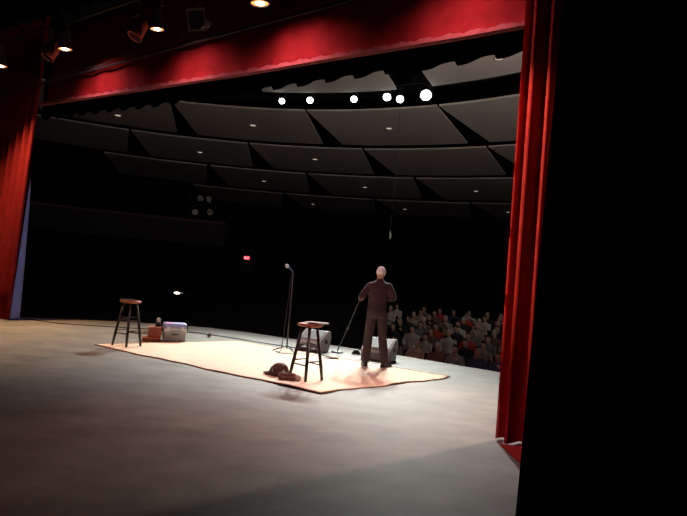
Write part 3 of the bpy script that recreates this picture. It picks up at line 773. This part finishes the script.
limb(bm, [hipL, knL, anL], [.085, .058, .042]); limb(bm, [hipR, knR, anR], [.085, .058, .042])
def hand_shape(bm, wr, fwd, palm_n, side):
    """palm, four unequal curled fingers and a thumb"""
    fwd = Vector(fwd).normalized(); nrm = Vector(palm_n).normalized(); acr = fwd.cross(nrm).normalized() * side
    w = Vector(wr)
    for k in range(4):
        o = acr * (-.030 + .020 * k); ln = (.066, .076, .072, .056)[k]
        b = w + fwd * (.085 - (.006 if k in (0, 3) else 0)) + o
        tube(bm, [w + fwd * .005 + o * .55, w + fwd * .05 + o * .9, b], [.017, .015, .011], 8)
        m1 = b + fwd * ln * .42 + nrm * .018; m2 = m1 + fwd * ln * .10 + nrm * ln * .42; m3 = m2 - fwd * ln * .26 + nrm * ln * .16
        tube(bm, [b, m1, m2, m3], [.0105, .0098, .0092, .0075], 8); 
        for c, r in ((b, .0108), (m1, .0100), (m2, .0093), (m3, .0078)): ball(bm, c, r, 8)
    th = w + fwd * .022 - acr * .028
    t1 = th + fwd * .030 - acr * .022 + nrm * .014; t2 = t1 + fwd * .026 + nrm * .024
    tube(bm, [th, t1, t2], [.015, .0125, .009], 8)
    for c, r in ((th, .015), (t1, .0125), (t2, .009)): ball(bm, c, r, 8)
hand_shape(bm, wrL, (.05, 1, .10), (.85, .1, -.5), 1)
hand_shape(bm, wrR, (-.45, 1, .15), (-.85, -.2, -.45), -1)
bmesh.ops.recalc_face_normals(bm, faces=bm.faces)
fuse(bm, 'body', .0065, 2, M['skin'], man)
for s in (-1, 1):
    bm = new_bm(); ball(bm, (-.008 + s * .030, .121, 1.683), .011, 10); obj('eye', bm, M['eye'], man)
bm = new_bm(); ball(bm, (-.008, .130, 1.608), (.024, .008, .006), 10); obj('mouth', bm, mat('lips', (.36, .15, .12), .5, var=.05), man)
# close-cropped white hair: back and sides, thin at the crown
bm = new_bm()
ball(bm, (-.008, .028, 1.668), (.083, .099, .100), 28)
bmesh.ops.delete(bm, geom=[v_ for v_ in bm.verts if v_.co.z < 1.610 + .35 * max(0, v_.co.y - .0) or (v_.co.y > .085 and v_.co.z < 1.76)], context='VERTS')
obj('hair', bm, M['hair'], man, smooth=True)
bm = new_bm()
loft(bm, [(-.03, 0, 1.055, .163, .122), (-.03, 0, 1.09, .172, .130), (-.03, .005, 1.16, .166, .122), (-.03, .0, 1.26, .178, .124), (-.025, -.012, 1.36, .208, .130),
          (-.025, -.010, 1.42, .203, .118), (-.022, -.002, 1.465, .165, .092), (-.018, .006, 1.50, .092, .072), (-.016, .012, 1.525, .072, .062)], 28, 2.3)
limb(bm, [shL, elL, wrL], [.070, .062, .046]); limb(bm, [shR, elR, wrR], [.070, .062, .046])
bmesh.ops.recalc_face_normals(bm, faces=bm.faces)
fuse(bm, 'shirt', .011, 5, M['shirt'], man)
bm = new_bm(); lathe(bm, [(.066, 0), (.072, .0), (.066, .035), (.060, .035), (.066, 0)], 20, Matrix.Translation((-.017, .010, 1.505)) @ Matrix.Rotation(R(-10), 4, 'X')); obj('collar', bm, M['shirt'], man, smooth=True)
bm = new_bm()
loft(bm, [(-.03, 0, .86, .165, .125), (-.03, -.008, .93, .180, .140), (-.03, -.006, 1.0, .176, .134), (-.03, 0, 1.075, .163, .122)], 28, 2.3)
limb(bm, [(-.112, 0, .92), knL, (-.163, -.005, .10)], [.098, .080, .074]); limb(bm, [(.06, 0, .92), knR, (.163, -.005, .10)], [.098, .080, .074])
bmesh.ops.recalc_face_normals(bm, faces=bm.faces)
fuse(bm, 'trousers', .011, 4, M['trousers'], man)
bm = new_bm(); loft(bm, [(-.03, 0, 1.045, .172, .131), (-.03, 0, 1.085, .172, .131)], 28, 2.3); obj('belt', bm, M['leather'], man, smooth=False)
def shoe(an, yaw):
    bm = new_bm()
    mt = Matrix.Translation((an[0], an[1], 0)) @ Matrix.Rotation(R(yaw), 4, 'Z')
    loft(bm, [(0, .06, .0, .046, .138), (0, .06, .022, .050, .142), (0, .055, .045, .046, .130), (0, .02, .075, .042, .085), (0, -.005, .105, .040, .052)], 20, 2.3)
    bmesh.ops.recalc_face_normals(bm, faces=bm.faces)
    bm.transform(mt)
    s = fuse(bm, 'shoe', .009, 2, M['leather'], man)
    bm = new_bm(); loft(bm, [(0, .06, .0, .052, .145), (0, .06, .014, .053, .146)], 20, 2.3); bm.transform(mt); obj('sole', bm, M['port'], s)
shoe(anL, 12); shoe(anR, -48)

# ------------------------------------------------------------------ audience and their seats
def seat_proto():
    t = thing('theatre_seat', (0, 0, 0), 0, 'seat', 'theatre seat')
    bm = new_bm(); box(bm, (0, .02, .345), (.46, .42, .09)); obj('seat', bm, M['seatcloth'], t, bevel=.03)
    bm = new_bm(); box(bm, (0, .31, .66), (.48, .09, .56), (R(-12), 0, 0)); obj('backrest', bm, M['seatcloth'], t, bevel=.03)
    for s in (-1, 1):
        bm = new_bm(); box(bm, (s * .265, .04, .60), (.05, .40, .04)); box(bm, (s * .265, .16, .30), (.035, .16, .60)); obj('arm', bm, M['metal'], t, bevel=.008)
    return t
def copy_tree(o, parent=None):
    c = o.copy(); col.objects.link(c); c.parent = parent
    for ch in list(o.children): copy_tree(ch, c)
    return c
def sitter(seed, lean=0.0, arms='lap'):
    """seated figure facing -y, hips above the origin: skin 0, top 1, trousers 2, hair 3"""
    rnd = random.Random(seed); bm = new_bm(); l = lean
    loft(bm, [(0, .06, .46, .17, .13), (0, .06, .60, .165, .12), (l * .4, .05, .78, .18, .115), (l * .7, .04, .93, .195, .11), (l, .04, 1.0, .15, .09), (l, .035, 1.05, .07, .06)], 18, 2.3)
    limb(bm, [(l, .03, 1.02), (l, .02, 1.10)], [.058, .055], 10)
    ball(bm, (l, .0, 1.19), (.078, .095, .112), 14); ball(bm, (l, -.035, 1.14), (.058, .06, .06), 10); ball(bm, (l, -.10, 1.17), (.014, .02, .02), 8)
    for s in (-1, 1):
        limb(bm, [(s * .10, .06, .50), (s * .13, -.38, .52), (s * .13, -.36, .07)], [.085, .06, .045], 10)
        loft(bm, [(s * .13, -.42, .0, .045, .125), (s * .13, -.42, .05, .042, .11), (s * .13, -.38, .09, .035, .06)], 10)
        sh = (l * .8 + s * .19, .03, .97)
        if arms == 'lap': pts = [sh, (s * .25, -.03, .72), (s * .08, -.24, .64)]
        elif arms == 'fold': pts = [sh, (s * .25, -.06, .74), (-s * .05, -.17, .80)]
        else: pts = [sh, (s * .27, -.06, .72), (s * .06, -.17, .98 if s > 0 else .78)]
        limb(bm, pts, [.056, .046, .034], 10); ball(bm, pts[-1], (.045, .05, .04), 10)
    bmesh.ops.recalc_face_normals(bm, faces=bm.faces)
    o = fuse(bm, 'audience_member', .026, 3, [M['skin'], M['skin'], M['skin'], M['skin']])
    me = o.data
    for p in me.polygons:
        c = p.center
        hand = min((Vector(c) - Vector(h)).length for h in [pts[-1], (-pts[-1][0], pts[-1][1], pts[-1][2])]) < .07
        if c.z > 1.06: p.material_index = 3 if (c.z > 1.215 + .25 * max(0, -c.y)) or (c.y > .03 and c.z > 1.13) else 0
        elif hand: p.material_index = 0
        elif c.z > .58 and not (c.z < .62 and c.y < -.12): p.material_index = 1
        elif c.z < .10: p.material_index = 3
        else: p.material_index = 2
    return o
protos = [sitter(1, 0, 'lap'), sitter(2, .05, 'fold'), sitter(3, -.05, 'chin'), sitter(4, -.03, 'lap')]
TOPS = [('red', (.50, .045, .04)), ('white', (.62, .56, .50)), ('beige', (.45, .33, .24)), ('black', (.03, .028, .03)), ('grey', (.22, .21, .21)), ('pink', (.55, .24, .24)),
        ('brown', (.17, .09, .06)), ('dark blue', (.05, .06, .11)), ('orange', (.52, .16, .06))]
TOPM = [mat('audience_%s_top' % n.replace(' ', '_'), c, .9, var=.15, scale=9) for n, c in TOPS]
TRO = [mat('audience_dark_trousers', (.03, .03, .035), .9, var=.2), mat('audience_tan_trousers', (.2, .15, .1), .9, var=.2)]
HAIRS = [('grey', (.35, .33, .31)), ('brown', (.07, .04, .025)), ('black', (.015, .013, .012)), ('white', (.6, .58, .54))]
HAIRM = [mat('audience_%s_hair' % n, c, .8, var=.15) for n, c in HAIRS]
sp = seat_proto()
inv = cam.matrix_world.inverted()
def in_view(p):
    q = inv @ p
    if q.z > -1: return None
    return 687 / 2 + 560 * q.x / -q.z
rnd = random.Random(17)
first_seat = True; used = set()
PITCH = .60
for k in range(8):
    r = 11.0 + 1.0 * k
    spots = []
    for i in range(-60, 60):
        a = math.degrees((i + .5 * (k % 2)) * PITCH / r)
        p = polar(r, a, house_z(r))
        x = in_view(p + Vector((0, 0, 1.1)))
        if x is None or not (386 < x < 512) or a > 42: continue
        spots.append((a, p, x))
    spots.sort(key=lambda s: -s[0])
    n = -1
    for a, p, x in spots:
        if rnd.random() < .24: continue
        n += 1
        rz = STAGE_ANG - R(a)
        where = '%s from the curtain in the %s audience row' % (ORD[n], ORD[k])
        s = sp if first_seat else copy_tree(sp)
        first_seat = False
        s.location = p; s.rotation_euler.z = rz
        s['label'] = 'dark theatre seat under the person ' + where; s['group'] = 'theatre seats in use'
        pi = rnd.randrange(4); ti = rnd.choices(range(len(TOPS)), [4, 3, 3, 4, 3, 2, 3, 3, 1])[0]; hi = rnd.choices(range(4), [3, 4, 3, 2])[0]
        if pi in used:
            o = protos[pi].copy(); col.objects.link(o)
        else:
            o = protos[pi]; used.add(pi)
        o.name = 'audience_member'
        o.location = p + Vector((0, 0, .015)); o.rotation_euler.z = rz + rnd.uniform(-.12, .12)
        ms = [M['skin'], TOPM[ti], TRO[rnd.random() < .25], HAIRM[hi]]
        for q_, mm in enumerate(ms):
            o.material_slots[q_].link = 'OBJECT'; o.material_slots[q_].material = mm
        tag(o, 'person in a %s top, %s' % (TOPS[ti][0], where), 'person', 'seated audience')
for i_, o in enumerate(protos):
    if i_ not in used: bpy.data.objects.remove(o)
